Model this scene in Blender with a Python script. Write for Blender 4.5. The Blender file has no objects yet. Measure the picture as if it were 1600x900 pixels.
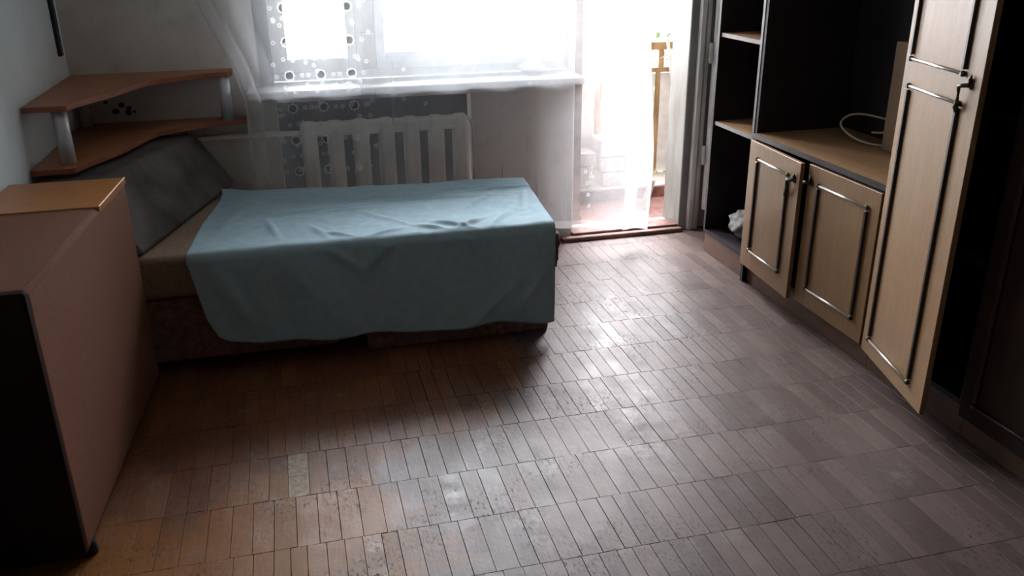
import bpy, bmesh, math, random
from mathutils import Vector, Matrix, noise

random.seed(7)
S = bpy.context.scene
C = S.collection

# ------------------------------------------------------------------ camera
H = 1.5
FPX = 1350.0
def cam_axes(pitch, roll, yaw):
    c, s = math.cos, math.sin
    f = Vector((-s(yaw)*c(pitch), c(yaw)*c(pitch), -s(pitch)))
    r0 = Vector((c(yaw), s(yaw), 0)); u0 = r0.cross(f)
    r = c(roll)*r0 + s(roll)*u0; u = -s(roll)*r0 + c(roll)*u0
    return r, u, f
_r, _u, _f = cam_axes(math.radians(21.977), math.radians(-.631), math.radians(-14.08))
cd = bpy.data.cameras.new('camera')
cam = bpy.data.objects.new('camera', cd); C.objects.link(cam)
cd.sensor_fit = 'HORIZONTAL'; cd.sensor_width = 36.0; cd.lens = FPX/1600*36.0
cd.clip_start = .05; cd.clip_end = 300
m = Matrix(((_r.x, _u.x, -_f.x, 0), (_r.y, _u.y, -_f.y, 0), (_r.z, _u.z, -_f.z, H), (0, 0, 0, 1)))
cam.matrix_world = m
S.camera = cam

# ------------------------------------------------------------------ world: bright overcast sky
W = bpy.data.worlds.new('overcast_sky'); S.world = W; W.use_nodes = True
bg = W.node_tree.nodes['Background']
bg.inputs[0].default_value = (.985, .965, 1.0, 1)
_wn = W.node_tree                      # standard overcast sky: zenith three times as bright as the horizon
_tc = _wn.nodes.new('ShaderNodeTexCoord'); _sx = _wn.nodes.new('ShaderNodeSeparateXYZ'); _wn.links.new(_tc.outputs['Generated'], _sx.inputs[0])
_mx = _wn.nodes.new('ShaderNodeMath'); _mx.operation = 'MAXIMUM'; _mx.inputs[1].default_value = 0; _wn.links.new(_sx.outputs[2], _mx.inputs[0])
_ma = _wn.nodes.new('ShaderNodeMath'); _ma.operation = 'MULTIPLY_ADD'; _ma.inputs[1].default_value = 9.0; _ma.inputs[2].default_value = 4.5
_wn.links.new(_mx.outputs[0], _ma.inputs[0]); _wn.links.new(_ma.outputs[0], bg.inputs[1])
# portals: guide the sampling of the sky through the two openings (they give no light of their own)
def portal(name, x0, x1, z0, z1, y):
    l = bpy.data.lights.new(name, 'AREA'); l.shape = 'RECTANGLE'; l.size = x1-x0; l.size_y = z1-z0
    l.cycles.is_portal = True
    o = bpy.data.objects.new(name, l); C.objects.link(o)
    o.location = ((x0+x1)/2, y, (z0+z1)/2); o.rotation_euler = (math.radians(-90), 0, 0)
portal('window_portal', -.10, 1.40, .88, 2.2, 4.60)
portal('door_portal', 1.38, 2.02, 0.0, 2.2, 4.60)
S.view_settings.view_transform = 'Standard'; S.view_settings.look = 'None'
S.view_settings.gamma = 1.0; S.view_settings.use_curve_mapping = False
S.view_settings.exposure = 2.25
S.cycles.max_bounces = 10; S.cycles.diffuse_bounces = 6; S.cycles.transparent_max_bounces = 24
S.cycles.caustics_reflective = False; S.cycles.caustics_refractive = False

# ------------------------------------------------------------------ materials
def lin(r, g, b):
    f = lambda v: (v/255/12.92 if v/255 <= .04045 else ((v/255+.055)/1.055)**2.4)
    return (f(r), f(g), f(b), 1)
def nodes(name):
    m = bpy.data.materials.new(name); m.use_nodes = True
    nt = m.node_tree; b = nt.nodes['Principled BSDF']
    return m, nt, b
def N(nt, t, **kw):
    n = nt.nodes.new(t)
    for k, v in kw.items():
        if k in n.inputs: n.inputs[k].default_value = v
        else: setattr(n, k, v)
    return n
def L(nt, a, b): nt.links.new(a, b)
def ramp(nt, fac, stops):
    r = nt.nodes.new('ShaderNodeValToRGB'); e = r.color_ramp.elements
    while len(e) < len(stops): e.new(.5)
    for q, (p, c) in zip(e, stops): q.position = p; q.color = c
    L(nt, fac, r.inputs[0]); return r.outputs[0]
def mixc(nt, fac, a, b, mode='MIX'):
    n = nt.nodes.new('ShaderNodeMix'); n.data_type = 'RGBA'; n.blend_type = mode
    for sock, v in ((n.inputs[0], fac), (n.inputs[6], a), (n.inputs[7], b)):
        if hasattr(v, 'links') or isinstance(v, bpy.types.NodeSocket): L(nt, v, sock)
        else: sock.default_value = v
    return n.outputs[2]
def coord(nt, scale=(1,1,1), rot=(0,0,0), kind='Object'):
    tc = nt.nodes.new('ShaderNodeTexCoord'); mp = nt.nodes.new('ShaderNodeMapping')
    mp.inputs['Scale'].default_value = scale; mp.inputs['Rotation'].default_value = rot
    L(nt, tc.outputs[kind], mp.inputs[0]); return mp.outputs[0]
def world_pos(nt, scale=(1,1,1)):
    g = nt.nodes.new('ShaderNodeNewGeometry'); mp = nt.nodes.new('ShaderNodeMapping')
    mp.inputs['Scale'].default_value = scale
    L(nt, g.outputs['Position'], mp.inputs[0]); return mp.outputs[0]
def noise_tex(nt, vec, scale, detail=4, rough=.55):
    n = N(nt, 'ShaderNodeTexNoise', Scale=scale, Detail=detail, Roughness=rough)
    L(nt, vec, n.inputs['Vector']); return n.outputs[0]
def bump(nt, b, h, strength, dist=.002):
    n = N(nt, 'ShaderNodeBump', Strength=strength, Distance=dist)
    L(nt, h, n.inputs['Height']); L(nt, n.outputs[0], b.inputs['Normal'])

def plain(name, c, rough=.6, vary=.12, scale=9, metal=0, bmp=0, bscale=60, spec=.4, dark=None, aniso=(1,1,1)):
    m, nt, b = nodes(name)
    v = world_pos(nt, aniso)
    n = noise_tex(nt, v, scale)
    c2 = dark or tuple(x*(1-vary*2.2) for x in c[:3])+(1,)
    c1 = tuple(min(1, x*(1+vary)) for x in c[:3])+(1,)
    L(nt, ramp(nt, n, [(.3, c2), (.7, c1)]), b.inputs['Base Color'])
    b.inputs['Roughness'].default_value = rough; b.inputs['Metallic'].default_value = metal
    b.inputs['Specular IOR Level'].default_value = spec
    if bmp: bump(nt, b, noise_tex(nt, v, bscale, 3), bmp)
    return m
def wood(name, c1, c2, rough=.4, axis='Z', scale=5, spec=.5, bmp=.05):
    m, nt, b = nodes(name)
    sc = {'X': (.12, 1, 1), 'Y': (1, .12, 1), 'Z': (1, 1, .12)}[axis]
    v = world_pos(nt, sc)
    n = noise_tex(nt, v, scale*8, 5, .6); n2 = noise_tex(nt, v, scale*45, 2, .5)
    a = ramp(nt, n, [(.28, c2), (.72, c1)])
    c = mixc(nt, .35, a, ramp(nt, n2, [(.3, tuple(x*.6 for x in c2[:3])+(1,)), (.7, c1)]))
    L(nt, c, b.inputs['Base Color']); b.inputs['Roughness'].default_value = rough
    b.inputs['Specular IOR Level'].default_value = spec
    if bmp: bump(nt, b, n2, bmp, .0006)
    return m

M = {}
def wall_mat(name, c, stain, amt, bumpy=.25):
    m, nt, b = nodes(name); v = world_pos(nt)
    n = noise_tex(nt, v, 2.2, 6, .6); n2 = noise_tex(nt, v, 11, 6, .65)
    a = mixc(nt, ramp(nt, n, [(.45, (0,0,0,1)), (.75, (amt,)*3+(1,))]), c, stain)
    a = mixc(nt, ramp(nt, n2, [(.56, (0,0,0,1)), (.74, (amt*.7,)*3+(1,))]), a, tuple(x*.75 for x in stain[:3])+(1,))
    L(nt, a, b.inputs['Base Color']); b.inputs['Roughness'].default_value = .7
    b.inputs['Specular IOR Level'].default_value = .25
    bump(nt, b, noise_tex(nt, v, 45, 5, .6), bumpy, .004)
    return m
M['wall_left'] = wall_mat('pale_blue_white_wallpaper', (.70,.77,.79,1), (.60,.65,.66,1), .4)
M['wall_back'] = wall_mat('aged_white_plaster', (.60,.57,.54,1), (.42,.37,.33,1), .6)
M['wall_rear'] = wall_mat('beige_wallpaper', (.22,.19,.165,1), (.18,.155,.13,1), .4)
M['ceiling'] = plain('ceiling_whitewash', (.74,.73,.72,1), .9, .04)
M['niche'] = plain('grey_blue_niche', (.10,.11,.125,1), .8, .15, 6)  # even dark grey-blue for the recess behind the radiator
M['slab'] = plain('dark_subfloor', (.02,.014,.011,1), .9, .2)
M['white_paint'] = plain('chipped_white_gloss_paint', (.72,.74,.75,1), .45, .05, 14, bmp=.2, bscale=70, dark=(.60,.61,.60,1))
M['old_paint'] = plain('dirty_white_paint', (.60,.60,.57,1), .5, .08, 10, bmp=.35, bscale=40, dark=(.38,.36,.32,1), aniso=(1,1,.35))
M['jamb_paint'] = plain('cracked_grey_white_paint', (.25,.25,.24,1), .5, .08, 12, bmp=.4, bscale=40, dark=(.17,.165,.15,1), aniso=(1,1,.3))
M['red_paint'] = plain('worn_red_brown_floor_paint', (.17,.075,.06,1), .55, .25, 22, bmp=.3)
M['radiator'] = plain('grey_white_radiator_enamel', (.78,.76,.72,1), .5, .08, 12, bmp=.1)
M['black'] = plain('black_plastic', (.012,.013,.02,1), .5, .1)
M['laminate'] = wood('orange_laminate', (.40,.165,.075,1), (.33,.125,.055,1), .42, 'X', 3)
M['lam_edge'] = plain('red_brown_edge_band', (.30,.095,.05,1), .4, .08)
M['steel'] = plain('satin_grey_metal', (.55,.57,.60,1), .42, .05, metal=.35, spec=.6)
M['chest'] = plain('brown_fabric_cover', (.17,.076,.046,1), .9, .10, 180, bmp=.5, bscale=320, spec=.15)
M['chest_front'] = plain('shaded_chest_end', (.014,.007,.006,1), .8, .15, spec=.1)  # shade of the near end put into a near-black colour
M['chest_top'] = wood('orange_polished_wood', (.42,.175,.05,1), (.34,.13,.035,1), .35, 'X', 4)
M['edge_light'] = plain('pale_orange_edge_strip', (.65,.32,.15,1), .4, .05)
M['mattress'] = plain('tan_ribbed_upholstery', (.26,.185,.135,1), .95, .14, 120, bmp=.5, bscale=240, spec=.1)
M['bed_base'] = plain('brown_red_upholstered_base', (.22,.13,.105,1), .9, .2, 40, bmp=.4, bscale=200, spec=.15)
M['cover'] = plain('brown_crumpled_cloth', (.13,.085,.065,1), .95, .2, 30, spec=.1)
M['grey_uph'] = plain('dark_grey_upholstery', (.12,.108,.104,1), .95, .30, 4, bmp=.4, bscale=260, spec=.1)
M['sheet'] = plain('teal_cotton', (.30,.42,.48,1), .85, .05, 30, bmp=.12, bscale=500, spec=.2)
M['veneer'] = wood('tan_ash_veneer', (.285,.165,.075,1), (.22,.12,.050,1), .45, 'Z', 4)
M['carcass'] = wood('dark_stained_carcass', (.024,.018,.022,1), (.014,.011,.014,1), .5, 'Z', 4, spec=.3)
M['plinth'] = wood('brown_plinth_board', (.17,.095,.06,1), (.12,.065,.04,1), .5, 'Y', 4)
M['niche_board'] = wood('tan_niche_board', (.36,.22,.115,1), (.27,.155,.08,1), .38, 'Y', 4)
M['edge_dark'] = plain('dark_grey_edge_strip', (.05,.042,.045,1), .4, .1)
M['shelf_edge'] = plain('pale_grey_shelf_edge', (.17,.16,.165,1), .5, .1)
M['mould'] = plain('dark_wood_moulding', (.03,.018,.013,1), .45, .2)
M['chrome'] = plain('silver_rod', (.62,.60,.57,1), .3, .05, metal=.9)
M['bronze'] = plain('tarnished_bronze', (.10,.10,.085,1), .4, .3, 60, metal=.8)
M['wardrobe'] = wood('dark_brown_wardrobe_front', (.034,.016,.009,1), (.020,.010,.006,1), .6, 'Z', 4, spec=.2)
M['card'] = plain('brown_cardboard', (.22,.14,.085,1), .85, .06)
M['cable'] = plain('cream_cable', (.55,.45,.32,1), .5, .05)
M['bag'] = plain('grey_white_crumpled_bag', (.26,.255,.24,1), .6, .4, 20)
M['rag'] = plain('white_rag', (.8,.8,.8,1), .8, .05)
M['ring'] = plain('white_embroidery_thread', (.85,.86,.88,1), .8, .03)
M['balcony_wood'] = plain('weathered_orange_timber', (.26,.165,.075,1), .8, .3, 14, bmp=.3, aniso=(1,1,.25))
M['panel'] = plain('white_fibre_panel', (.42,.41,.39,1), .8, .12, 9, bmp=.2)
M['concrete'] = plain('pale_concrete_block', (.42,.40,.38,1), .95, .15, 15, bmp=.5)
M['slab_out'] = plain('pale_cement', (.48,.46,.44,1), .9, .12, 10, bmp=.3)
M['facade'] = plain('low_bounce_masonry', (.15,.105,.085,1), .95, .2, 20, bmp=.4)  # dark tone chosen to cut light bounced onto the balcony
M['ground'] = plain('pale_yard_ground', (.36,.37,.32,1), .95, .15, .3)
M['leaf'] = plain('green_leaves', (.040,.065,.016,1), .7, .35, 3)
M['bark'] = plain('grey_bark', (.10,.08,.06,1), .9, .3, 12)
M['stain'] = plain('dark_wall_stain', (.035,.03,.03,1), .9, .3)

def glass_mat():
    m, nt, b = nodes('window_glass'); nt.nodes.remove(b)
    t = N(nt, 'ShaderNodeBsdfTransparent'); t.inputs[0].default_value = (.93,.96,.97,1)
    g = N(nt, 'ShaderNodeBsdfGlossy', Roughness=.04)
    fr = N(nt, 'ShaderNodeFresnel', IOR=1.45); mx = N(nt, 'ShaderNodeMixShader')
    L(nt, fr.outputs[0], mx.inputs[0]); L(nt, t.outputs[0], mx.inputs[1]); L(nt, g.outputs[0], mx.inputs[2])
    L(nt, mx.outputs[0], nt.nodes['Material Output'].inputs[0]); return m
M['glass'] = glass_mat()

LX0, LZ0, LPX, LPZ = .004, .5255, .1355, .1425         # lace grid: eyelet columns and rows on the curtain
def tulle_mat(name, dens, eyelets):
    m, nt, b = nodes(name); nt.nodes.remove(b)
    uv = N(nt, 'ShaderNodeUVMap'); sp = N(nt, 'ShaderNodeSeparateXYZ'); L(nt, uv.outputs[0], sp.inputs[0])
    def ma(op, a, b_=None, c_=None):
        n = N(nt, 'ShaderNodeMath', operation=op)
        for i, v in enumerate((a, b_, c_)):
            if v is None: continue
            if isinstance(v, bpy.types.NodeSocket): L(nt, v, n.inputs[i])
            else: n.inputs[i].default_value = v
        return n.outputs[0]
    X, Z = sp.outputs[0], sp.outputs[1]
    mp = N(nt, 'ShaderNodeMapping'); mp.inputs['Scale'].default_value = (1, .06, 1); L(nt, uv.outputs[0], mp.inputs[0])
    n1 = noise_tex(nt, mp.outputs[0], 28, 3)
    fac = ma('MULTIPLY_ADD', n1, .06, dens-.03)
    if eyelets:
        gx = ma('MULTIPLY', ma('SUBTRACT', X, LX0), 1/LPX); gz = ma('MULTIPLY', ma('SUBTRACT', Z, LZ0), 1/LPZ)
        dx = ma('MULTIPLY', ma('SUBTRACT', gx, ma('ROUND', gx)), LPX); dz = ma('MULTIPLY', ma('SUBTRACT', gz, ma('ROUND', gz)), LPZ)
        d = ma('SQRT', ma('ADD', ma('MULTIPLY', dx, dx), ma('MULTIPLY', dz, dz)))
        hole = ma('LESS_THAN', d, .0175)
        inb = ma('MULTIPLY', ma('GREATER_THAN', gx, -.5), ma('LESS_THAN', gx, 2.5))
        fac = ma('MULTIPLY', fac, ma('SUBTRACT', 1.0, ma('MULTIPLY', hole, inb)))
    t = N(nt, 'ShaderNodeBsdfTransparent')
    di = N(nt, 'ShaderNodeBsdfDiffuse'); di.inputs[0].default_value = (.86,.87,.90,1)
    tr = N(nt, 'ShaderNodeBsdfTranslucent'); tr.inputs[0].default_value = (.86,.87,.90,1)
    m1 = N(nt, 'ShaderNodeMixShader'); m1.inputs[0].default_value = .55
    L(nt, di.outputs[0], m1.inputs[1]); L(nt, tr.outputs[0], m1.inputs[2])
    mx = N(nt, 'ShaderNodeMixShader'); L(nt, fac, mx.inputs[0]); L(nt, t.outputs[0], mx.inputs[1]); L(nt, m1.outputs[0], mx.inputs[2])
    L(nt, mx.outputs[0], nt.nodes['Material Output'].inputs[0]); return m
def thread_mat():
    m, nt, b = nodes('white_embroidery_thread'); nt.nodes.remove(b)
    di = N(nt, 'ShaderNodeBsdfDiffuse'); di.inputs[0].default_value = (.88,.89,.91,1)
    tr = N(nt, 'ShaderNodeBsdfTranslucent'); tr.inputs[0].default_value = (.88,.89,.91,1)
    mx = N(nt, 'ShaderNodeMixShader'); mx.inputs[0].default_value = .55
    L(nt, di.outputs[0], mx.inputs[1]); L(nt, tr.outputs[0], mx.inputs[2])
    t = N(nt, 'ShaderNodeBsdfTransparent'); m2 = N(nt, 'ShaderNodeMixShader'); m2.inputs[0].default_value = .6
    L(nt, t.outputs[0], m2.inputs[1]); L(nt, mx.outputs[0], m2.inputs[2])
    L(nt, m2.outputs[0], nt.nodes['Material Output'].inputs[0]); return m
M['ring'] = thread_mat()
M['tulle'] = tulle_mat('sheer_white_tulle', .265, True)
M['tulle_hem'] = tulle_mat('doubled_tulle_hem', .35, False)

def parquet_mat(name, per_island):
    m, nt, b = nodes(name); p = world_pos(nt)
    if per_island:
        g = N(nt, 'ShaderNodeNewGeometry'); rnd = g.outputs['Random Per Island']
    else:
        oi = N(nt, 'ShaderNodeObjectInfo'); rnd = oi.outputs['Random']
    sp = N(nt, 'ShaderNodeSeparateXYZ'); L(nt, p, sp.inputs[0])
    gn = world_pos(nt, (1, .09, 1))
    grain = noise_tex(nt, gn, 120, 4, .6)
    var = ramp(nt, rnd, [(0, (.115,.042,.020,1)), (.5, (.165,.062,.026,1)), (1, (.215,.085,.033,1))])
    base = mixc(nt, .45, var, ramp(nt, grain, [(.3, (.085,.030,.013,1)), (.7, (.22,.083,.031,1))]))
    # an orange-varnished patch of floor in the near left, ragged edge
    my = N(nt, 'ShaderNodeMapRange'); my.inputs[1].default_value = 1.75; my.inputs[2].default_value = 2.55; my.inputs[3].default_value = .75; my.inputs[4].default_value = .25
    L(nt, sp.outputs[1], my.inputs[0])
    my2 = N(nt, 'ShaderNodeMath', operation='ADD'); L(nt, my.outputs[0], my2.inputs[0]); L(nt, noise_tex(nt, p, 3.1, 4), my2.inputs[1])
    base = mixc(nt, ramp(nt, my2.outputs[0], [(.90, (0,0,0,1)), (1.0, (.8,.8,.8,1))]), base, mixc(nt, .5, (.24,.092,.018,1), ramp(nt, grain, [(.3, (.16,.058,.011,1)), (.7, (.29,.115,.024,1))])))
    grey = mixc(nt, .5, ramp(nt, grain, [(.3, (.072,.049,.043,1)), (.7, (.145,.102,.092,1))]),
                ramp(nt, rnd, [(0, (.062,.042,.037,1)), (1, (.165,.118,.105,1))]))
    # worn varnish plus window glare put into the grey tone, ragged edges
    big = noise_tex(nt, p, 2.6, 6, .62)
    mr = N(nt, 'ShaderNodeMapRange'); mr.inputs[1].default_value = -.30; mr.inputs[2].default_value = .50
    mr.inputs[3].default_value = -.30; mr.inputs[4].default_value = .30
    ny = N(nt, 'ShaderNodeMapRange'); ny.inputs[1].default_value = 2.30; ny.inputs[2].default_value = 2.85; ny.inputs[3].default_value = 0; ny.inputs[4].default_value = .55  # grey glare tone held back in the bed's shade
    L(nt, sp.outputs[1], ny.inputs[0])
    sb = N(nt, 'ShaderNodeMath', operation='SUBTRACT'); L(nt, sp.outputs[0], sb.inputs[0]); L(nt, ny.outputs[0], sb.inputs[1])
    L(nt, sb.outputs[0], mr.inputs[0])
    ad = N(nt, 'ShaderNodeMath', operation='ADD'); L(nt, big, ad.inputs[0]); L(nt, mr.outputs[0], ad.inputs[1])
    wear_glare = ramp(nt, ad.outputs[0], [(.46, (0,0,0,1)), (.66, (1,1,1,1))])
    col = mixc(nt, wear_glare, base, grey)
    # pale scuffs
    sc = noise_tex(nt, world_pos(nt, (1, .8, 1)), 7, 9, .72)
    scf = ramp(nt, sc, [(.575, (0,0,0,1)), (.67, (.55,.55,.55,1))])
    col = mixc(nt, scf, col, (.20,.165,.14,1))
    sc2 = noise_tex(nt, world_pos(nt, (1, .5, 1)), 95, 5, .75)
    pat = ramp(nt, noise_tex(nt, p, 4.3, 5, .6), [(.46, (0,0,0,1)), (.60, (.85,.85,.85,1))])
    chip = mixc(nt, 1.0, ramp(nt, sc2, [(.54, (0,0,0,1)), (.60, (1,1,1,1))]), pat, 'MULTIPLY')
    col = mixc(nt, chip, col, (.035,.024,.02,1))
    L(nt, col, b.inputs['Base Color'])
    rr = noise_tex(nt, p, 9, 6, .65)
    ro = ramp(nt, rr, [(.3, (.27,.27,.27,1)), (.7, (.52,.52,.52,1))])
    L(nt, mixc(nt, chip, mixc(nt, rnd, ro, (.44,.44,.44,1)), (.75,.75,.75,1)), b.inputs['Roughness'])
    b.inputs['Specular IOR Level'].default_value = .33
    h = noise_tex(nt, world_pos(nt, (1, .45, 1)), 75, 7, .75)
    pz = ramp(nt, noise_tex(nt, p, 6, 4, .6), [(.42, (.12,.12,.12,1)), (.62, (1,1,1,1))])
    hm = N(nt, 'ShaderNodeMath', operation='MULTIPLY'); L(nt, h, hm.inputs[0]); L(nt, pz, hm.inputs[1])
    bump(nt, b, hm.outputs[0], .45, .003)
    return m
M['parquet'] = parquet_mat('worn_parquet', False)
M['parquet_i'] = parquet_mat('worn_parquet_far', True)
M['parquet_pale'] = plain('pale_bare_parquet', (.37,.285,.205,1), .55, .25, 60, bmp=.3)

# ------------------------------------------------------------------ mesh helpers
class MB:
    def __init__(self): self.bm = bmesh.new()
    def hexa(self, p, bev=0, seg=2):
        """p: 8 points, bottom 4 (ccw) then top 4"""
        bm = self.bm; vs = [bm.verts.new(q) for q in p]
        fs = [bm.faces.new([vs[i] for i in f]) for f in ((3,2,1,0),(4,5,6,7),(0,1,5,4),(1,2,6,5),(2,3,7,6),(3,0,4,7))]
        if bev:
            es = list({e for f in fs for e in f.edges})
            r = bmesh.ops.bevel(bm, geom=es, offset=bev, segments=seg, profile=.5, affect='EDGES', clamp_overlap=True)
            if seg > 1:
                for f in r['faces']: f.smooth = True
        return self
    def box(self, x0, x1, y0, y1, z0, z1, bev=0, seg=2):
        return self.hexa([(x0,y0,z0),(x1,y0,z0),(x1,y1,z0),(x0,y1,z0),(x0,y0,z1),(x1,y0,z1),(x1,y1,z1),(x0,y1,z1)], bev, seg)
    def tube(self, pts, r, n=10, cap=True):
        bm = self.bm; pts = [Vector(p) for p in pts]; rs = r if isinstance(r, (list, tuple)) else [r]*len(pts)
        rings = []; prev = None
        for i, p in enumerate(pts):
            d = (pts[min(i+1, len(pts)-1)] - pts[max(i-1, 0)]).normalized()
            if prev is None:
                a = d.orthogonal().normalized()
            else:
                a = (prev - d*prev.dot(d)).normalized()
            prev = a; bb = d.cross(a)
            rings.append([bm.verts.new(p + rs[i]*(math.cos(t)*a + math.sin(t)*bb)) for t in [2*math.pi*k/n for k in range(n)]])
        for A, B in zip(rings, rings[1:]):
            for k in range(n):
                f = bm.faces.new((A[k], A[(k+1) % n], B[(k+1) % n], B[k])); f.smooth = True
        if cap:
            bm.faces.new(list(reversed(rings[0]))); bm.faces.new(rings[-1])
        return self
    def prism(self, poly, z0, z1, bev=0):
        bm = self.bm; n = len(poly)
        a = [bm.verts.new((x, y, z0)) for x, y in poly]; b = [bm.verts.new((x, y, z1)) for x, y in poly]
        bm.faces.new(list(reversed(a))); bm.faces.new(b)
        for i in range(n): bm.faces.new((a[i], a[(i+1) % n], b[(i+1) % n], b[i]))
        return self
    def grid(self, fn, nu, nv, uvfn=None):
        bm = self.bm; g = [[bm.verts.new(fn(i/nu, j/nv)) for i in range(nu+1)] for j in range(nv+1)]
        lay = bm.loops.layers.uv.verify() if uvfn else None
        for j in range(nv):
            for i in range(nu):
                f = bm.faces.new((g[j][i], g[j][i+1], g[j+1][i+1], g[j+1][i])); f.smooth = True
                if lay:
                    for l, (a, b) in zip(f.loops, ((i,j),(i+1,j),(i+1,j+1),(i,j+1))): l[lay].uv = uvfn(a/nu, b/nv)
        return self
    def blob(self, c, r, amp, fr, seed=0, sub=4):
        bm = self.bm; q = bmesh.ops.create_icosphere(bm, subdivisions=sub, radius=1)
        c = Vector(c)
        for v in q['verts']:
            n = v.co.normalized(); k = 1 + amp*noise.noise(n*fr + Vector((seed, 0, 0))) + amp*.5*noise.noise(n*fr*2.7 + Vector((0, seed, 0)))
            v.co = c + Vector((n.x*r[0], n.y*r[1], n.z*r[2]))*k
        for f in bm.faces: f.smooth = True
        return self
    def mesh(self, name, mat):
        me = bpy.data.meshes.new(name); bmesh.ops.recalc_face_normals(self.bm, faces=self.bm.faces[:])
        self.bm.to_mesh(me); self.bm.free(); me.materials.append(mat if not isinstance(mat, str) else M[mat]); return me
    def build(self, name, mat, parent=None, loc=None, rotz=0):
        """coordinates are world; under a parent (unrotated) they are made local. With loc given they are local to loc."""
        o = bpy.data.objects.new(name, None if False else self.mesh_shift(name, mat, parent, loc)); C.objects.link(o)
        if parent: o.parent = parent
        if loc is not None: o.location = Vector(loc) - (wloc(parent) if parent else Vector())
        o.rotation_euler = (0, 0, rotz)
        return o
    def mesh_shift(self, name, mat, parent, loc):
        if parent and loc is None:
            bmesh.ops.translate(self.bm, verts=self.bm.verts[:], vec=-wloc(parent))
        return self.mesh(name, mat)
def wloc(o):
    v = Vector()
    while o: v += o.location; o = o.parent
    return v
def tag(o, label=None, cat=None, group=None, kind=None):
    if label: o['label'] = label
    if cat: o['category'] = cat
    if group: o['group'] = group
    if kind: o['kind'] = kind
    return o
def thing(name, label, cat, loc, group=None, kind=None):
    o = bpy.data.objects.new(name, None); C.objects.link(o); o.location = loc; o.empty_display_size = .1
    return tag(o, label, cat, group, kind)
def local(mb, name, mat, parent):          # mesh already in the parent's own (rotated) frame
    o = bpy.data.objects.new(name, mb.mesh(name, mat)); C.objects.link(o); o.parent = parent; return o
def inst(me, name, parent, loc, rot=(0,0,0)):
    o = bpy.data.objects.new(name, me); C.objects.link(o); o.parent = parent
    o.location = Vector(loc) - (wloc(parent) if parent else Vector()); o.rotation_euler = rot; return o

def quad(x0f, x1f, x1r, x0r, yf0, yf1, yr1, yr0, z0, z1): return [(x0f,yf0,z0),(x1f,yf1,z0),(x1r,yr1,z0),(x0r,yr0,z0),(x0f,yf0,z1),(x1f,yf1,z1),(x1r,yr1,z1),(x0r,yr0,z1)]

# ------------------------------------------------------------------ room shell
XL, XR, YB, YR, ZC = -.93, 2.62, 4.22, -2.4, 2.55
WT = 4.58                                   # outer face of the window wall
tag(MB().box(XL-.15, XL, YR-.15, WT, -.15, ZC).build('wall_left', 'wall_left'), 'pale bluish white wall on the left', 'wall', kind='structure')
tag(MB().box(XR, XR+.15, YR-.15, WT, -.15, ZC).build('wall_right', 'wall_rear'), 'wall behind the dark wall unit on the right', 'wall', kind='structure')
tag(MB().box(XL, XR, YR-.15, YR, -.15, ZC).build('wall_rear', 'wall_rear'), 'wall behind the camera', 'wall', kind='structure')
tag(MB().box(XL-.15, XR+.15, YR-.15, WT, ZC, ZC+.15).build('ceiling', 'ceiling'), 'whitewashed ceiling above the room', 'ceiling', kind='structure')
wx0, wx1, dx1, sz, tz = -.13, 1.39, 2.00, .845, 2.22
nx0, nx1, nz = -.07, .86, .80
w = MB()
w.box(XL, nx0, YB, WT, -.15, ZC)
w.box(nx0, wx0, YB, WT, nz, ZC)                 # beside the window, above the niche
w.box(wx0, nx1, YB, WT, nz, sz)
w.box(nx1, wx1, YB, WT, -.15, sz)
w.box(nx0, nx1, YB+.10, WT, -.15, nz)
w.box(wx0, dx1, YB, WT, tz, ZC)
w.box(dx1+.05, XR, YB, 4.40, -.15, ZC)
w.box(dx1, dx1+.05, YB, 4.40, tz, ZC)
wall_back = tag(w.build('wall_back', 'wall_back'), 'aged plaster wall with the window and balcony door', 'wall', kind='structure')
MB().box(nx0+.001, nx1-.001, YB+.094, YB+.10, 0, nz-.001).build('niche_panel', 'niche', wall_back)
for x, z, r in ((-.768,.801,.016), (-.740,.828,.014), (-.711,.812,.012), (-.716,.793,.015), (-.804,.843,.010), (-.69,.796,.008)):
    b = MB(); n = 12
    b.bm.faces.new([b.bm.verts.new((x + r*(1+.35*noise.noise(Vector((x*90, k, z))))*math.cos(2*math.pi*k/n), YB-.0015, z + r*.8*math.sin(2*math.pi*k/n))) for k in range(n)])
    b.build('stain', 'stain', wall_back)

# floor: sub-floor, then parquet strips laid in rows
floor = tag(MB().box(XL, XR, YR, YB, -.15, -.013).build('floor', 'slab'), 'worn brown parquet floor of short strips laid in rows', 'floor', kind='structure')
def proj(p):
    q = Vector(p) - Vector((0, 0, H)); z = q.dot(_f)
    return (800 + FPX*q.dot(_r)/z, 450 - FPX*q.dot(_u)/z, z)
PL = .2315
strips = []
k0 = int((1.506 - YR)/PL)
for row in range(-k0, 13):
    y0 = 1.506 + row*PL; y1 = min(y0+PL, YB)
    if y1 - y0 < .03: continue
    x = XL - random.random()*.05
    wbase = random.choice((.052, .058, .061))
    while x < XR:
        wd = max(.042, random.gauss(wbase, .004)); x1 = x+wd
        xa, xb = max(x, XL), min(x1, XR)
        if xb-xa > .008: strips.append((xa, xb, y0, y1))
        x = x1
def hidden(x, y):
    if y > 3.12 and x < .93 and y < 3.85: return True
    if x > 2.0 and y < 3.84: return True
    if x < -.60 and 2.05 < y < 3.1: return True
    return False
sc_ = []
for s in strips:
    xm, ym = (s[0]+s[1])/2, (s[2]+s[3])/2
    px, py, z = proj((xm, ym, 0))
    vis = z > .5 and -30 < px < 1630 and 300 < py < 915 and not hidden(xm, ym)
    sc_.append(((s[1]-s[0])*(s[3]-s[2])/z**3 if vis else -1, s))
sc_.sort(key=lambda t: -t[0])
near = [s for v, s in sc_[:300] if v > 0]; rest = [s for v, s in sc_ if s not in set(near)]
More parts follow.
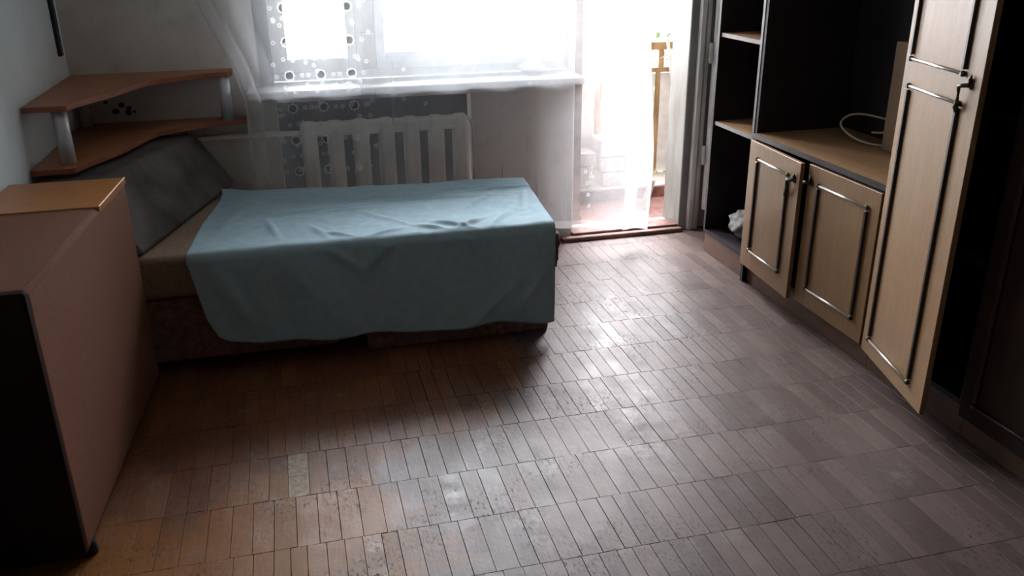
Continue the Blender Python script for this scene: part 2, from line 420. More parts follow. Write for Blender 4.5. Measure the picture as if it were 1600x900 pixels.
def strip_bm(bm, w_, l_, gap=.0003, M4=None):
    a = w_/2-gap; b = l_/2-gap; i = .0006
    lo = [(-a,-b,-.0125),(a,-b,-.0125),(a,b,-.0125),(-a,b,-.0125)]
    mid = [(-a,-b,-.0006),(a,-b,-.0006),(a,b,-.0006),(-a,b,-.0006)]
    top = [(-a+i,-b+i,0),(a-i,-b+i,0),(a-i,b-i,0),(-a+i,b-i,0)]
    P = [Vector(p) for p in lo+mid+top]
    if M4: P = [M4 @ p for p in P]
    v = [bm.verts.new(p) for p in P]
    for q in ((0,4),(4,8)):
        for k in range(4):
            a_, b_ = q[0]+k, q[0]+(k+1) % 4; bm.faces.new((v[a_], v[b_], v[q[1]+(k+1) % 4], v[q[1]+k]))
    bm.faces.new(v[8:12])
cache = {}
rnd = random.Random(3)
def tilt(): return (rnd.gauss(0, .0018), rnd.gauss(0, .009), 0)
def drop(): return -abs(rnd.gauss(0, .0004))
pale_done = False
for s in near:
    wq = math.floor((s[1]-s[0])*1000)/1000; lq = round(s[3]-s[2], 4)
    xm, ym = (s[0]+s[1])/2, (s[2]+s[3])/2
    pale = abs(xm+.117) < .027 and 2.19 < ym < 2.42 and not pale_done
    key = (wq, lq, pale)
    if key not in cache:
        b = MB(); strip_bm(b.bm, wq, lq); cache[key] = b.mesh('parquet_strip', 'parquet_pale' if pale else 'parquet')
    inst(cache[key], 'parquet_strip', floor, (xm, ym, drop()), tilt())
    if pale: pale_done = True
b = MB()
for s in rest:
    t = tilt()
    strip_bm(b.bm, s[1]-s[0], s[3]-s[2], M4=Matrix.Translation(((s[0]+s[1])/2, (s[2]+s[3])/2, drop())) @ Matrix.Rotation(t[0], 4, 'X') @ Matrix.Rotation(t[1], 4, 'Y'))
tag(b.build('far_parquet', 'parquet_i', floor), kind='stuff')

# window
win = thing('window_1', 'white wooden window with a narrow and a wide pane', 'window', (.6, 4.36, .875), kind='structure')
MB().box(-.19, wx1, 4.035, 4.34, .845, .88, .008).build('window_sill', 'white_paint', win)
f0, f1 = 4.34, 4.42
MB().box(wx0, -.075, f0, f1, .88, tz).build('frame_post', 'old_paint', win)
MB().box(.325, .425, f0, f1, .92, tz-.06).build('frame_post', 'old_paint', win)
MB().box(1.33, wx1+.02, f0, f1, .88, tz).build('frame_post', 'white_paint', win)
MB().box(-.075, 1.33, f0, f1, .88, .92).build('frame_rail', 'white_paint', win)
MB().box(-.075, 1.33, f0, f1, tz-.06, tz).build('frame_rail', 'white_paint', win)
def sash(x0, x1, z0, z1, px0, px1, pz0, mat):
    s = MB(); y0, y1 = 4.325, 4.375
    s.box(x0, px0, y0, y1, z0, z1, .004, 1); s.box(px1, x1, y0, y1, z0, z1, .004, 1)
    s.box(px0, px1, y0, y1, z0, pz0, .004, 1); s.box(px0, px1, y0, y1, z1-.07, z1, .004, 1)
    o = s.build('sash', mat, win)
    MB().box(px0, px1, 4.346, 4.350, pz0, z1-.07).build('pane', 'glass', o)
sash(-.075, .330, .92, tz-.06, .004, .285, .982, 'old_paint')
sash(.42, 1.33, .92, tz-.06, .466, 1.262, .998, 'white_paint')
MB().tube([(.36, 4.33, 1.09), (.36, 4.30, 1.09), (.415, 4.295, 1.09)], .008, 8).build('latch', 'old_paint', win)

# balcony door
door = thing('door_1', 'open balcony door with cracked white frame and low red threshold', 'door', (1.7, 4.25, 0), kind='structure')
MB().box(dx1, dx1+.05, 4.19, 4.40, -.012, tz, .004, 1).build('jamb', 'jamb_paint', door)
MB().box(dx1+.045, dx1+.075, 4.165, 4.215, 0, tz+.05, .004, 1).build('casing', 'old_paint', door)
MB().box(dx1+.08, dx1+.108, 4.172, 4.216, 0, tz+.05, .004, 1).build('casing', 'old_paint', door)
MB().box(wx1, wx1+.035, 4.30, 4.45, -.012, tz, .004, 1).build('jamb', 'white_paint', door)
MB().box(wx1+.035, dx1, 4.30, 4.42, tz-.06, tz).build('head', 'white_paint', door)
MB().box(wx1-.07, dx1+.01, 4.15, 4.19, 0.0, .022, .004, 1).build('threshold', 'red_paint', door)
MB().box(wx1, dx1, 4.19, 4.30, -.012, .034, .004, 1).build('threshold', 'red_paint', door)
MB().box(wx1, dx1, 4.30, 4.40, -.15, .012).build('sill_slab', 'slab_out', door)
lw = .58
leaf = MB()
leaf.box(0, .09, 0, .042, .12, 2.15, .004, 1); leaf.box(lw-.09, lw, 0, .042, .12, 2.15, .004, 1)
leaf.box(.09, lw-.09, 0, .042, .12, .25); leaf.box(.09, lw-.09, 0, .042, .70, .80); leaf.box(.09, lw-.09, 0, .042, 2.05, 2.15)
leaf = leaf.build('door_leaf', 'white_paint', door, loc=(2.112, 4.155, 0), rotz=math.radians(-65))
local(MB().box(.09, lw-.09, .012, .030, .25, .70), 'panel', 'white_paint', leaf)
local(MB().box(.09, lw-.09, .018, .023, .80, 2.05), 'pane', 'glass', leaf)
for zz in (.95, .42):
    local(MB().tube([(.0, -.010, zz-.05), (.0, -.010, zz+.05)], .010, 8), 'hinge', 'old_paint', leaf)

# balcony outside the door
by0, by1, bx0, bx1 = 4.58, 5.25, 1.56, 2.8
tag(MB().box(bx0, bx1, by0-.18, by1+.05, -.2, .0).build('balcony_floor', 'red_paint'), 'peeling red-brown balcony floor beyond the threshold', 'floor', kind='structure')
tag(MB().box(bx0, bx1, 4.86, 5.13, 0.0, .075, .006, 1).build('balcony_step', 'slab_out'), 'white cement ledge along the foot of the balcony rail', 'ledge')
st = bpy.data.objects['balcony_step']
MB().box(bx0, bx1, 4.845, 4.86, 0.0, .062).build('kick_board', 'red_paint', st)
rail = thing('balcony_parapet', 'balcony parapet of white panels and orange timber boards', 'parapet', (2.0, 5.17, 0))
x = bx0; i = 0
pat = [(.16,'panel'), (.05,'balcony_wood')]
xs = 2.245
bounds = [(xs, xs+.03, 'balcony_wood'), (xs+.034, xs+.145, 'panel'), (xs+.149, xs+.21, 'balcony_wood'), (xs+.214, xs+.36, 'panel'), (xs+.364, bx1, 'balcony_wood')]
xx = xs-.004
k = 0
while xx - .13 > bx0:
    wd = (.15, .045)[k % 2]; bounds.append((xx-wd, xx, ('panel', 'balcony_wood')[k % 2])); xx -= wd+.004; k += 1
for a, b_, mt in bounds:
    yy = 5.165 if mt == 'panel' else 5.155
    MB().box(a, b_, yy, yy+.02, .075, .705+(.0 if mt == 'panel' else .01), .002, 1).build('board', mt, rail)
MB().box(bx0, bx1, 5.15, 5.22, .715, .745, .004, 1).build('rail', 'balcony_wood', rail)
MB().box(bx0, bx1, 5.16, 5.20, .850, .90, .004, 1).build('rail', 'balcony_wood', rail)
for px_ in (1.60, 2.262, 2.72):
    MB().box(px_, px_+.035, 5.165, 5.195, .745, .85).build('post', 'balcony_wood', rail)
ln = tag(MB().tube([(2.272, 5.16, .80), (2.35, 5.155, .835), (2.60, 5.155, .885)], .004, 6).build('washing_line', 'cable'), 'thin pale washing line strung in front of balcony rail', 'line')
tag(MB().hexa([(2.335,5.10,.62),(2.352,5.10,.62),(2.352,5.12,.62),(2.335,5.12,.62),(2.29,5.12,.92),(2.305,5.12,.92),(2.305,5.14,.92),(2.29,5.14,.92)], .002, 1).build('lath', 'panel'), 'thin pale lath leaning on the balcony rail', 'lath')
tag(MB().hexa([(1.985,4.62,0),(2.0,4.62,0),(2.0,4.70,0),(1.985,4.70,0),(2.03,4.62,.17),(2.045,4.62,.17),(2.045,4.68,.17),(2.03,4.68,.17)], .003, 1).build('offcut_board', 'panel'), 'short pale offcut board leaning beside the door frame', 'board')
blocks = [((1.79,1.96,4.90,5.08,.255,.365), 'top grey block of the stack seen through the curtain'),
          ((1.79,1.95,4.89,5.07,.165,.252), 'middle grey block of the stack on the balcony ledge'),
          ((1.81,1.95,4.89,5.07,.0752,.162), 'lowest grey block of the stack on the balcony ledge'),
          ((1.60,1.77,4.90,5.06,.205,.29), 'upper pale block left of the three-block stack on balcony'),
          ((1.62,1.73,4.90,5.05,.0752,.202), 'lower pale block left of the three-block stack on balcony')]
for (a, b_, c_, d_, e_, f_), lab in blocks:
    tag(MB().box(a, b_, c_, d_, e_, f_, .008, 2).build('concrete_block', 'concrete'), lab, 'block', 'blocks piled on the balcony')
def rag(u, v):
    return (1.58+.30*u - .15*v*u + .02*math.sin(v*6), 5.06+.02*math.sin(u*14)+.015*math.sin(v*5+u*4), .90-.58*v - .10*u*(1-v)*0)
rg = tag(MB().grid(rag, 14, 14).build('white_cloth', 'rag'), 'white cloth hung over the balcony rail above the blocks', 'cloth')
sm = rg.modifiers.new('thick', 'SOLIDIFY'); sm.thickness = .004

# the building goes on above the room; a roof and side walls are added to shade the balcony
tag(MB().box(-5, 7, 4.40, WT, ZC+.16, 9).build('facade', 'facade'), 'outer wall of the building above the window', 'wall', kind='structure')
tag(MB().box(-5, XL-.16, 4.40, WT, -7, ZC+.15).box(XR+.16, 7, 4.40, WT, -7, ZC+.15).build('facade_side', 'facade'), 'outer wall of the building beside the window', 'wall', kind='structure')
tag(MB().box(bx0-.15, bx1+.15, WT, by1+.10, 2.50, 2.66).build('balcony_shade_slab', 'facade'), 'unseen slab added to shade the balcony from above', 'slab', kind='structure')
tag(MB().box(bx0-.07, bx0-.001, WT, by1+.05, -.2, 2.50).build('balcony_shade_wall', 'facade'), 'added wall shading the left end of the balcony', 'wall', kind='structure')
tag(MB().box(bx1+.001, bx1+.12, WT, by1+.05, -.2, 2.50).build('balcony_shade_side', 'facade'), 'unseen side wall added to shade the balcony', 'wall', kind='structure')
# outside: yard far below and a tree
tag(MB().box(-60, 60, 4.9, 90, -7.2, -7.0).build('ground', 'ground'), 'pale yard far below the balcony', 'ground', kind='structure')
tree = thing('tree', 'light green leafy tree beyond the balcony rail', 'tree', (5.2, 11.6, -7))
MB().tube([(5.2,11.6,-7), (5.15,11.6,-4), (5.25,11.65,-1.2)], [.16,.12,.06], 10).build('trunk', 'bark', tree)
b = MB(); rt = random.Random(11)
for _ in range(5200):
    d = Vector((rt.gauss(0,1), rt.gauss(0,1), rt.gauss(0,1))).normalized(); rr = rt.random()**.4
    p = Vector((5.2,11.6,-1.60)) + Vector((d.x*1.9, d.y*1.7, d.z*1.85))*rr
    a = Vector((rt.gauss(0,1), rt.gauss(0,1), rt.gauss(0,1))).normalized(); e = a.orthogonal().normalized(); sz_ = .06+.05*rt.random()
    b.bm.faces.new([b.bm.verts.new(p+q) for q in (-a*sz_, e*sz_*.5, a*sz_, -e*sz_*.5)])
tag(b.build('foliage', 'leaf', tree), kind='stuff')

# ------------------------------------------------------------------ radiator
rad = thing('radiator', 'old grey-white sectional radiator under the window sill', 'radiator', (.4, 4.16, 0))
b = MB(); b.box(-.038, .038, -.045, .045, .15, .715, .022, 3); sec = b.mesh('section', M['radiator'])
xsr = [.79-.121*k for k in range(7)]
for xr in xsr:
    inst(sec, 'section', rad, (xr, 4.16, 0))
MB().box(xsr[-1]-.030, xsr[0]+.030, 4.122, 4.20, .648, .708, .012, 3).build('top_header', 'radiator', rad)
for zz in (.20,):
    MB().tube([(xsr[-1]-.03, 4.165, zz), (xsr[0]+.03, 4.165, zz)], .034, 14).build('header', 'radiator', rad)
MB().tube([(xsr[-1]-.02, 4.165, .665), (-.05, 4.165, .665), (-.09, 4.185, .665), (-.30, 4.195, .662), (-.50, 4.195, .655), (-.53, 4.195, .63), (-.53, 4.195, 0)], .012, 10).build('pipe', 'radiator', rad)
MB().tube([(.82, 4.15, .69), (.845, 4.15, .68), (.852, 4.15, .64), (.855, 4.15, 0.0)], .011, 10).build('pipe', 'old_paint', rad)
for xr in (.064, .79):
    MB().tube([(xr, 4.17, 0), (xr, 4.17, .17)], .014, 8).build('foot', 'radiator', rad)

# ------------------------------------------------------------------ curtain
def interp(t, tab):
    for (a, va), (b_, vb) in zip(tab, tab[1:]):
        if t <= b_: k = (t-a)/(b_-a) if b_ > a else 0; return va + (vb-va)*max(0, k)
    return tab[-1][1]
XLT = [(.10,-.20), (.49,-.205), (.85,-.197), (.907,-.215), (.995,-.235), (1.12,-.285), (1.28,-.35), (1.7,-.56), (2.3,-.70)]
def cur_x(u, z):
    xl = interp(z, XLT); e = 1.725 + .02*math.exp(-((z-.45)/.35)**2) - .045*max(0, (z-.5))
    # three layers of a fold near the free edge
    tab = [(0, 0.0), (.86, 1.685), (.92, 1.60), (1.0, None)]
    base = interp(u, [(0, 0), (.86, 1)])
    if u <= .86: return xl + (e-.065-xl)*(u/.86)
    if u <= .92: return e-.065 - .085*(u-.86)/.06
    return e-.15 + .15*(u-.92)/.08
def cur_y(u, z):
    y = 3.995 + .009*math.sin(u*2*math.pi*8.5 + .8*math.sin(z*2)) + .0012*math.sin(u*2*math.pi*21+z)
    if u < .10: y += .022*math.sin((u/.10)*math.pi*4 + z*1.2)*(1-u/.10)
    if u > .84: y += .012*math.sin((u-.84)/.16*math.pi*3)
    return y
def hem_z(x): return .145 + (.09-.145)*min(1, max(0, (x-1.2)/.52)) if x > 1.2 else .145
def cur(u, v):
    z0 = hem_z(cur_x(u, .12)); z = z0 + (2.32-z0)*v
    return (cur_x(u, z), cur_y(u, z), z)
def cur_uv(u, v):
    p = cur(min(u, 1), v); return (p[0] if u <= .86 else 2+u, p[2])
curtain = thing('curtain', 'sheer white tulle curtain with embroidered eyelets over window and door', 'curtain', (.7, 3.995, .1))
cl = MB().grid(cur, 230, 70, cur_uv).build('tulle', 'tulle', curtain)
def hem(u, v):
    p = cur(u, v*.018); return (p[0], p[1]-.003, p[2])
MB().grid(hem, 230, 1, cur_uv).build('hem', 'tulle_hem', curtain)
for ua, ub in ((0, .007), (.028, .034), (.992, 1.0)):  # edge hems, plus a denser strip painting the lit fold edge
    def edge(u, v, ua=ua, ub=ub):
        p = cur(ua+(ub-ua)*u, v); return (p[0], p[1]-.003, p[2])
    MB().grid(edge, 2, 70, lambda u, v: (9+u, v)).build('hem_lit_fold', 'tulle_hem', curtain)
def on_cur(x, z):
    xl = interp(z, XLT); e = 1.725 + .02*math.exp(-((z-.45)/.35)**2) - .045*max(0, (z-.5))
    u = .86*(x-xl)/(e-.065-xl); return (x, cur_y(u, z)-.003, z)
def ring_mesh(name, r, w_, petals):
    b = MB(); n = 22
    I = []; O = []
    for k in range(n):
        t = 2*math.pi*k/n; ro = r + w_*(1+.45*math.cos(t*petals)); ri = r
        I.append(b.bm.verts.new((ri*math.cos(t), 0, ri*math.sin(t)))); O.append(b.bm.verts.new((ro*math.cos(t), 0, ro*math.sin(t))))
    for k in range(n): b.bm.faces.new((I[k], O[k], O[(k+1) % n], I[(k+1) % n]))
    return b.mesh(name, M['ring'])
big = ring_mesh('eyelet', .0165, .0065, 8); small = ring_mesh('flower', .0045, .0045, 5)
for j in range(12):
    z = LZ0 + j*LPZ
    for i in range(3):
        if j == 0 and i > 1: continue
        inst(big, 'eyelet', curtain, on_cur(LX0+i*LPX, z))
    for i in range(4):
        for o_ in (-.014, .014):
            xf = LX0 + (i-.5)*LPX + o_
            if i == 0 and o_ < 0 or i == 3 and o_ > 0: continue
            inst(small, 'flower', curtain, on_cur(xf, z))
    for i in range(3):
        for o_ in (-.02, .02):
            inst(small, 'flower', curtain, on_cur(LX0+i*LPX+o_, z+LPZ/2))
rl = random.Random(21)
for _ in range(70):
    inst(small, 'flower', curtain, on_cur(rl.uniform(-.07, .36), rl.uniform(.50, 1.35)))
for x, z in ((.506,.96), (.787,.97), (1.102,.869), (.50,.83), (.34,.687), (.60,.80), (.80,.72), (.36,.62), (.60,1.12), (.95,1.05), (1.40,.36), (1.405,.30), (1.41,.24), (1.39,.42), (.345,.76)):
    inst(small, 'flower', curtain, on_cur(x, z))
tag(MB().tube([(XL+.004, 3.995, 2.345), (XR-.004, 3.995, 2.345)], .012, 10).build('curtain_rod', 'old_paint'), 'plain white rod carrying the tulle curtain', 'rod')
bpy.data.objects['curtain_rod']['label'] = 'plain rod along the top of the tulle curtain'

# ------------------------------------------------------------------ bed
bed = thing('bed', 'low brown ottoman bed with grey headrest along the window wall', 'bed', (.0, 3.5, 0))
MB().hexa(quad(-.91,.937,.995,-.91, 3.10,3.10,3.765,3.94, .30,.463), .028, 4).build('mattress', 'mattress', bed)
MB().hexa(quad(-.91,.085,.09,-.91, 3.12,3.12,3.83,3.93, .045,.297), .010, 2).build('base_box', 'bed_base', bed)
MB().hexa(quad(.195,.935,.99,.22, 3.12,3.12,3.76,3.80, .0,.297), .010, 2).build('base_box', 'bed_base', bed)
MB().box(.088, .192, 3.20, 3.76, .02, .296).build('slot_shade_block', 'black', bed)  # black block put in for the shade inside the slot
for x, y in ((-.80,3.22), (-.80,3.85), (-.02,3.22), (-.02,3.75)):
    MB().box(x-.03, x+.03, y-.03, y+.03, 0, .046).build('leg', 'black', bed)
hr = MB().hexa([(-.915,3.13,.466),(-.56,3.13,.466),(-.275,4.085,.466),(-.915,4.085,.466),(-.915,3.13,.715),(-.745,3.13,.715),(-.43,4.085,.71),(-.915,4.085,.71)], .022, 3).build('headrest', 'grey_uph', bed)
MB().blob((.958, 3.24, .345), (.040, .13, .10), .35, 1.9, 3, 4).build('loose_cover', 'cover', bed)

# teal sheet
def sheet(u, v):
    # v: 0 rear edge .. vt front top edge .. 1 hem
    vt, vb = .60, .645
    zt = .4695
    n1 = noise.noise(Vector((u*5+3, v*6, 1.3))); n2 = noise.noise(Vector((u*14, v*9+5, 4.1))); n3 = noise.noise(Vector((u*30, v*26, 9.1)))
    if v <= vt:
        k = v/vt
        yr = 3.905 + (3.765-3.905)*u + .012*math.sin(u*9)
        y = yr + (3.10-yr)*k
        xl = -.335 + (-.420+.335)*k + .012*math.sin(k*7)*(1-k); xr = 1.005 + (.948-1.005)*k
        x = xl + (xr-xl)*u
        wr = 0
        for (cx, cy, dx_, dy_, ln_, wd_, h_) in FOLDS:
            px, py = x-cx, y-cy
            a = px*dx_ + py*dy_; b_ = -px*dy_ + py*dx_
            wr += h_*math.exp(-(a/ln_)**2 - (b_/wd_)**2)
        z = zt + .004 + .004*max(n1, -.3) + .003*n2 + .0012*n3 + wr
        if k < .05 and u < .10: z += .022*(1-u/.10)*math.sin(k/.05*math.pi)
        return (x, y, max(z, zt))
    if v <= vb:
        k = (v-vt)/(vb-vt); a = k*math.pi/2; r = .026
        x = -.420 + (.948+.420)*u
        return (x, 3.10 - r*math.sin(a), .4735 - r + r*math.cos(a) + .002*n2*(1-k))
    k = (v-vb)/(1-vb)
    zb = .118 - .052*u + .006*math.sin(u*17) + .004*math.sin(u*31+1) + .035*math.exp(-u/.025)
    z = .4475 + (zb-.4475)*k
    xl = -.420 + .055*k + .02*max(0, k-.75)/.25*k
    x = xl + (.948-.006*k - xl)*u
    y = 3.072 - .012*k + .014*k**.6*noise.noise(Vector((u*7+1, v*1.2, 2))) + .006*noise.noise(Vector((u*16, v*5, 7)))*min(1, k*3)
    for (cx, cz, ang, ln_, wd_, h_) in FFOLDS:
        px, pz = x-cx, z-cz; a = px*math.cos(ang)+pz*math.sin(ang); b_ = -px*math.sin(ang)+pz*math.cos(ang)
        y -= h_*math.exp(-(a/ln_)**2 - (b_/wd_)**2)
    return (x, min(y, 3.088), z)
FOLDS = []
rf = random.Random(5)
for (cx, cy, ang, ln_, h_) in ((-.12,3.30,1.75,.10,.007), (.05,3.22,1.9,.08,.006), (.02,3.50,.15,.22,.007), (.16,3.48,.05,.12,.005), (.55,3.17,2.4,.07,.010), (.63,3.16,.7,.06,.010), (.47,3.15,2.6,.06,.008), (.76,3.20,1.0,.09,.007),
                          (.72,3.45,.9,.16,.006), (.55,3.55,-.1,.22,.006), (.85,3.62,.1,.14,.009), (.92,3.45,1.3,.12,.006), (.70,3.66,.15,.18,.006), (.33,3.30,2.2,.12,.004), (-.28,3.45,1.3,.14,.004), (.12,3.16,2.5,.06,.007), (.30,3.14,.4,.07,.006)):
    FOLDS.append((cx, cy, math.cos(ang), math.sin(ang), ln_, .013, h_*1.6))
FFOLDS = [(.12,.42,-.7,.12,.018,.010), (.25,.40,.8,.10,.016,.008), (.62,.42,2.2,.09,.016,.009), (.70,.17,.75,.14,.018,.010), (.86,.22,.9,.12,.016,.006), (-.25,.25,-1.1,.15,.03,.008), (.0,.30,-.9,.12,.02,.005)]
sh = MB().grid(sheet, 190, 130).build('bed_sheet', 'sheet')
tag(sh, 'creased teal blue sheet spread over the bed', 'sheet')
sm = sh.modifiers.new('thick', 'SOLIDIFY'); sm.thickness = .0025; sm.offset = 1

# ------------------------------------------------------------------ brown chest at the left wall
chest = thing('chest', 'tall brown box-like chest with orange wood top beside the bed', 'chest', (-.76, 2.55, 0))
MB().hexa(quad(-.92,-.626,-.566,-.92, 2.03,2.03,3.05,3.05, .035,.772), .016, 3).build('body', 'chest', chest)
MB().box(-.920, -.6275, 2.016, 2.046, .036, .7705, .008, 2).build('shaded_end', 'chest_front', chest)  # dark cover carrying the shade of the near end
MB().hexa(quad(-.918,-.5860,-.5652,-.918, 2.70,2.70,3.051,3.051, .755,.776), .002, 2).build('top_board', 'chest_top', chest)
MB().hexa(quad(-.5900,-.5850,-.5642,-.5692, 2.70,2.70,3.052,3.052, .7720,.7775), .0015, 1).build('edge_strip', 'edge_light', chest)
for x, y in ((-.64,2.09), (-.64,2.99), (-.87,2.09), (-.87,2.99)):
    MB().tube([(x, y, 0), (x, y, .045)], .022, 12).build('foot', 'black', chest)

def smooth(p, n=8):
    out = []
    P = [Vector(p[0])]+[Vector(q) for q in p]+[Vector(p[-1])]
    for i in range(1, len(P)-2):
        for k in range(n):
            t = k/n; a, b_, c_, d_ = P[i-1:i+3]
            out.append(.5*((2*b_)+(-a+c_)*t+(2*a-5*b_+4*c_-d_)*t*t+(-a+3*b_-3*c_+d_)*t**3))
    out.append(P[-1]); return out

# ------------------------------------------------------------------ corner shelf
cs = thing('corner_shelf', 'two-tier orange laminate corner shelf with grey metal posts', 'shelf', (-.85, 4.15, .716))
def board_poly(xr, yl, tipw, endw):
    """L-shaped board in the corner: back wall arm to x=xr, left wall arm to y=yl, S-curved inner edge"""
    x0, y1 = XL+.006, YB-.006
    P = [(x0, y1), (x0, yl), (x0+tipw-.02, yl), (x0+tipw-.005, yl+.008), (x0+tipw, yl+.025)]
    a = P[-1]
    key = [a, (x0+tipw+.022, yl+.085), (x0+tipw+.065, yl+.185), (x0+tipw+.120, yl+.315), (x0+tipw+.205, y1-.285), (x0+tipw+.325, y1-.185), (-.36, y1-endw-.012), (xr-.02, y1-endw)]
    P += [(q.x, q.y) for q in smooth([(x_, y_, 0) for x_, y_ in key], 4)]
    P += [(xr-.006, y1-endw+.006), (xr, y1-endw+.02), (xr, y1)]
    return P
for nm, z0, xr, yl in (('lower_board', .732, -.19, 3.34), ('upper_board', .948, -.245, 3.385)):
    pol = board_poly(xr, yl, .150, .115)
    o = MB().prism(pol, z0, z0+.020).build(nm, 'laminate', cs)
    # edge banding along the visible front edge
    e = MB(); pp = pol[1:]
    for (xa, ya), (xb, yb) in zip(pp[:-2], pp[1:-1]):
        d_ = Vector((xb-xa, yb-ya)); 
        if d_.length < 1e-5: continue
        n_ = Vector((d_.y, -d_.x)).normalized()*.0015
        vs = [e.bm.verts.new(q) for q in ((xa+n_.x, ya+n_.y, z0+.0005), (xb+n_.x, yb+n_.y, z0+.0005), (xb+n_.x, yb+n_.y, z0+.0185), (xa+n_.x, ya+n_.y, z0+.0185))]
        e.bm.faces.new(vs)
    local(e, 'edge_band', 'lam_edge', o)
    for v in o.children[0].data.vertices: v.co -= wloc(o)
for x, y in ((-.815, 3.43), (-.285, 4.125), (-.885, 4.165)):
    MB().tube([(x, y, .752), (x, y, .948)], .026, 20).build('post', 'steel', cs)
for x, y in ((-.86, 3.42), (-.86, 4.10), (-.50, 4.10)):
    MB().box(x-.04, x+.04, y-.03, y+.03, .716, .732).build('foot', 'black', cs)

# black bar on the left wall by the corner
tag(MB().box(XL+.001, XL+.016, 4.085, 4.125, 1.062, 1.95, .003, 1).build('wall_bar', 'black'), 'narrow black vertical bar fixed to left wall near the corner', 'bar')

# ------------------------------------------------------------------ wall unit on the right
FX, BX = 1.974, 2.42            # front and back of the units
T = .018
def carcass(root, y0, y1, z1, BX=BX):
    MB().box(FX, BX-.006, y1-T, y1, .105, z1).build('side_panel', 'carcass', root)
    MB().box(FX, BX-.006, y0, y0+T, .105, z1).build('side_panel', 'carcass', root)
    MB().box(BX-.006, BX, y0, y1, .105, z1).build('back_panel', 'carcass', root)
    MB().box(FX, BX-.006, y0+T, y1-T, .105, .123).build('bottom_board', 'carcass', root)
    MB().box(FX, BX-.006, y0+T, y1-T, z1-T, z1).build('top_board', 'carcass', root)
    MB().box(FX+.012, FX+.030, y0, y1, 0, .105).build('plinth', 'plinth', root)
    MB().box(BX-.03, BX-.012, y0, y1, 0, .105).build('plinth', 'plinth', root)
ZU = 2.05
# 1 open shelves by the balcony door
bk = thing('open_bookcase', 'narrow dark open bookcase next to the balcony door', 'bookcase', (2.2, 3.63, 0))
carcass(bk, 3.425, 3.84, ZU, 2.215)
for zz in (.655, 1.068, 1.47):
    s = MB().box(FX+.012, 2.209, 3.425+T, 3.84-T, zz, zz+T).build('shelf', 'niche_board', bk)
    MB().box(FX+.008, FX+.012, 3.425+T, 3.84-T, zz, zz+T).build('edge_strip', 'shelf_edge', s)
MB().box(FX-.003, FX, 3.425, 3.425+T, .105, ZU).build('edge_strip', 'shelf_edge', bk)
# 2 television niche with two doors
tv = thing('niche_cabinet', 'dark cabinet with large open niche above two veneered doors', 'cabinet', (2.2, 2.95, 0))
carcass(tv, 2.482, 3.422, ZU)
nb = MB().box(FX-.012, BX-.006, 2.482+T, 3.422-T, .678, .697).build('niche_board', 'niche_board', tv)
MB().box(FX-.016, FX-.012, 2.484, 3.420, .677, .6985).build('edge_strip', 'edge_dark', nb)
MB().box(FX, BX-.006, 2.482+T, 3.422-T, 1.62, 1.638).build('shelf', 'carcass', tv)
MB().box(FX-.012, FX+.012, 3.392, 3.412, .0, .10).build('leg', 'black', tv)
# 3 tall cupboard with the door ajar
tc = thing('tall_cupboard', 'tall cupboard with veneered door ajar beside the open niche', 'cupboard', (2.2, 2.23, 0))
carcass(tc, 1.985, 2.479, ZU)
for zz in (.55, 1.0, 1.45):
    MB().box(FX+.03, BX-.006, 1.985+T, 2.479-T, zz, zz+T).build('shelf', 'carcass', tc)
# 4 wardrobe at the right edge
wd_ = thing('wardrobe', 'dark brown wardrobe in deep shadow at the right edge', 'wardrobe', (2.2, 1.5, 0))
carcass(wd_, 1.02, 1.982, ZU)

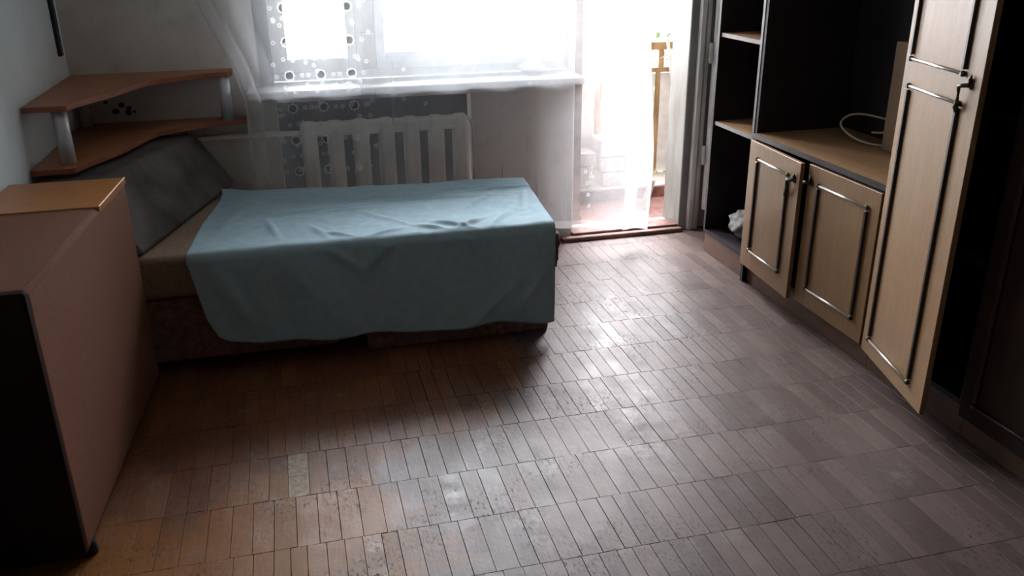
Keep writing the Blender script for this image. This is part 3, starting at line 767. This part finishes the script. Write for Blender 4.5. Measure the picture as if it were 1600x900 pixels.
def cab_door(parent, hy, width, z0, z1, ang, panels, mat='veneer', hs=1, pull=None, rods=True):
    """door hinged at y=hy; local: x outward is -x, door runs along local -y (hs=1) or +y (hs=-1)"""
    D = MB().box(-T, 0, *( (-width, 0) if hs > 0 else (0, width)), z0, z1, .0015, 1)
    d = D.build('door', mat, parent, loc=(FX-.002, hy, 0), rotz=-ang*hs)
    Y = lambda w_: -w_*hs
    for (a, b_, c_, e_) in panels:
        for w_ in (a, b_):
            local(MB().box(-T-.010, -T, Y(w_)-.008, Y(w_)+.008, c_+.012, e_-.012, .003, 1), 'side_moulding', 'mould', d)
        for zz in (c_, e_):
            r = local(MB().tube([(-T-.006, Y(a), zz), (-T-.006, Y(b_), zz)], .0048, 8), 'rod', 'chrome' if rods else 'mould', d)
            for w_ in (a, b_):
                local(MB().tube([(-T, Y(w_), zz), (-T-.006, Y(w_), zz), (-T-.013, Y(w_), zz)], [.008,.0095,.006], 10), 'rod_end', 'bronze', d)
    if pull:
        w_, zz, kind = pull; y = Y(w_); x = -T
        h = local(MB().tube([(x, y, zz), (x-.004, y, zz), (x-.006, y, zz)], [.013,.012,.006], 12), 'handle', 'bronze', d)
        def sub(mb, nm): 
            o = mb.mesh(nm, M['bronze']); q = bpy.data.objects.new(nm, o); C.objects.link(q); q.parent = h
        sub(MB().tube([(x-.002, y, zz+.010), (x-.008, y-.003*hs, zz+.018), (x-.005, y-.004*hs, zz+.030)], [.008,.006,.001], 8), 'finial')
        if kind == 'drop':
            sub(MB().tube([(x-.006, y, zz), (x-.020, y+.010*hs, zz-.002), (x-.024, y+.022*hs, zz-.006), (x-.020, y+.028*hs, zz-.02)], [.007,.006,.006,.005], 8), 'arm')
            sub(MB().tube([(x-.020, y+.028*hs, zz-.018), (x-.018, y+.030*hs, zz-.035), (x-.016, y+.034*hs, zz-.055), (x-.014, y+.040*hs, zz-.068), (x-.014, y+.040*hs, zz-.082)], [.005,.004,.006,.009,.002], 8), 'drop')
        else:
            sub(MB().tube([(x-.006, y, zz), (x-.018, y-.006*hs, zz+.003), (x-.026, y-.016*hs, zz+.001)], [.007,.006,.008], 8), 'arm')
    return d
cab_door(tv, 3.412, .452, .090, .668, math.radians(3.6), [(.085,.362,.178,.600)], pull=(.415,.592,'drop'))
cab_door(tv, 2.496, .452, .090, .668, 0.0, [(.065,.372,.170,.600)], hs=-1, pull=(.425,.596,'knob'))
cab_door(tc, 2.479, .487, .081, 1.99, math.radians(14), [(.060,.386,.145,1.049), (.046,.386,1.133,1.90)], pull=(.435,1.108,'drop'))
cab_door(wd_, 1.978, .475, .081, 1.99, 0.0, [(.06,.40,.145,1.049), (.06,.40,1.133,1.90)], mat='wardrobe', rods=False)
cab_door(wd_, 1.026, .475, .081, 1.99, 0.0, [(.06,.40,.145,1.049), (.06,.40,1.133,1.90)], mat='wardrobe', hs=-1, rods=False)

# things in the wall unit
tag(MB().box(2.285, 2.41, 2.506, 2.972, .6975, 1.12, .004, 1).build('cardboard_box', 'card'), 'plain brown box standing in the dark open niche', 'box')
cbp = [(2.294,3.053,.750),(2.323,3.007,.756),(2.352,2.992,.765),(2.392,2.995,.778),(2.402,3.03,.786),(2.388,3.122,.790),(2.372,3.215,.790),(2.337,3.254,.785),(2.305,3.268,.766),(2.275,3.237,.745),(2.263,3.149,.722),(2.277,3.07,.708),(2.313,3.015,.7035),(2.372,2.99,.703)]
tag(MB().tube(smooth(cbp), .0045, 8).build('cable', 'cable'), 'cream cable coiled in a loop on the niche board', 'cable')
tag(MB().blob((2.085, 3.62, .193), (.065, .11, .066), .28, 2.4, 5, 4).build('crumpled_bag', 'bag'), 'crumpled grey-white bag on the bottom of the open bookcase', 'bag')
tag(MB().blob((1.17, 4.22, .912), (.06, .035, .032), .25, 1.9, 8, 4).build('rag', 'rag'), 'small crumpled white rag lying on the window sill', 'rag')
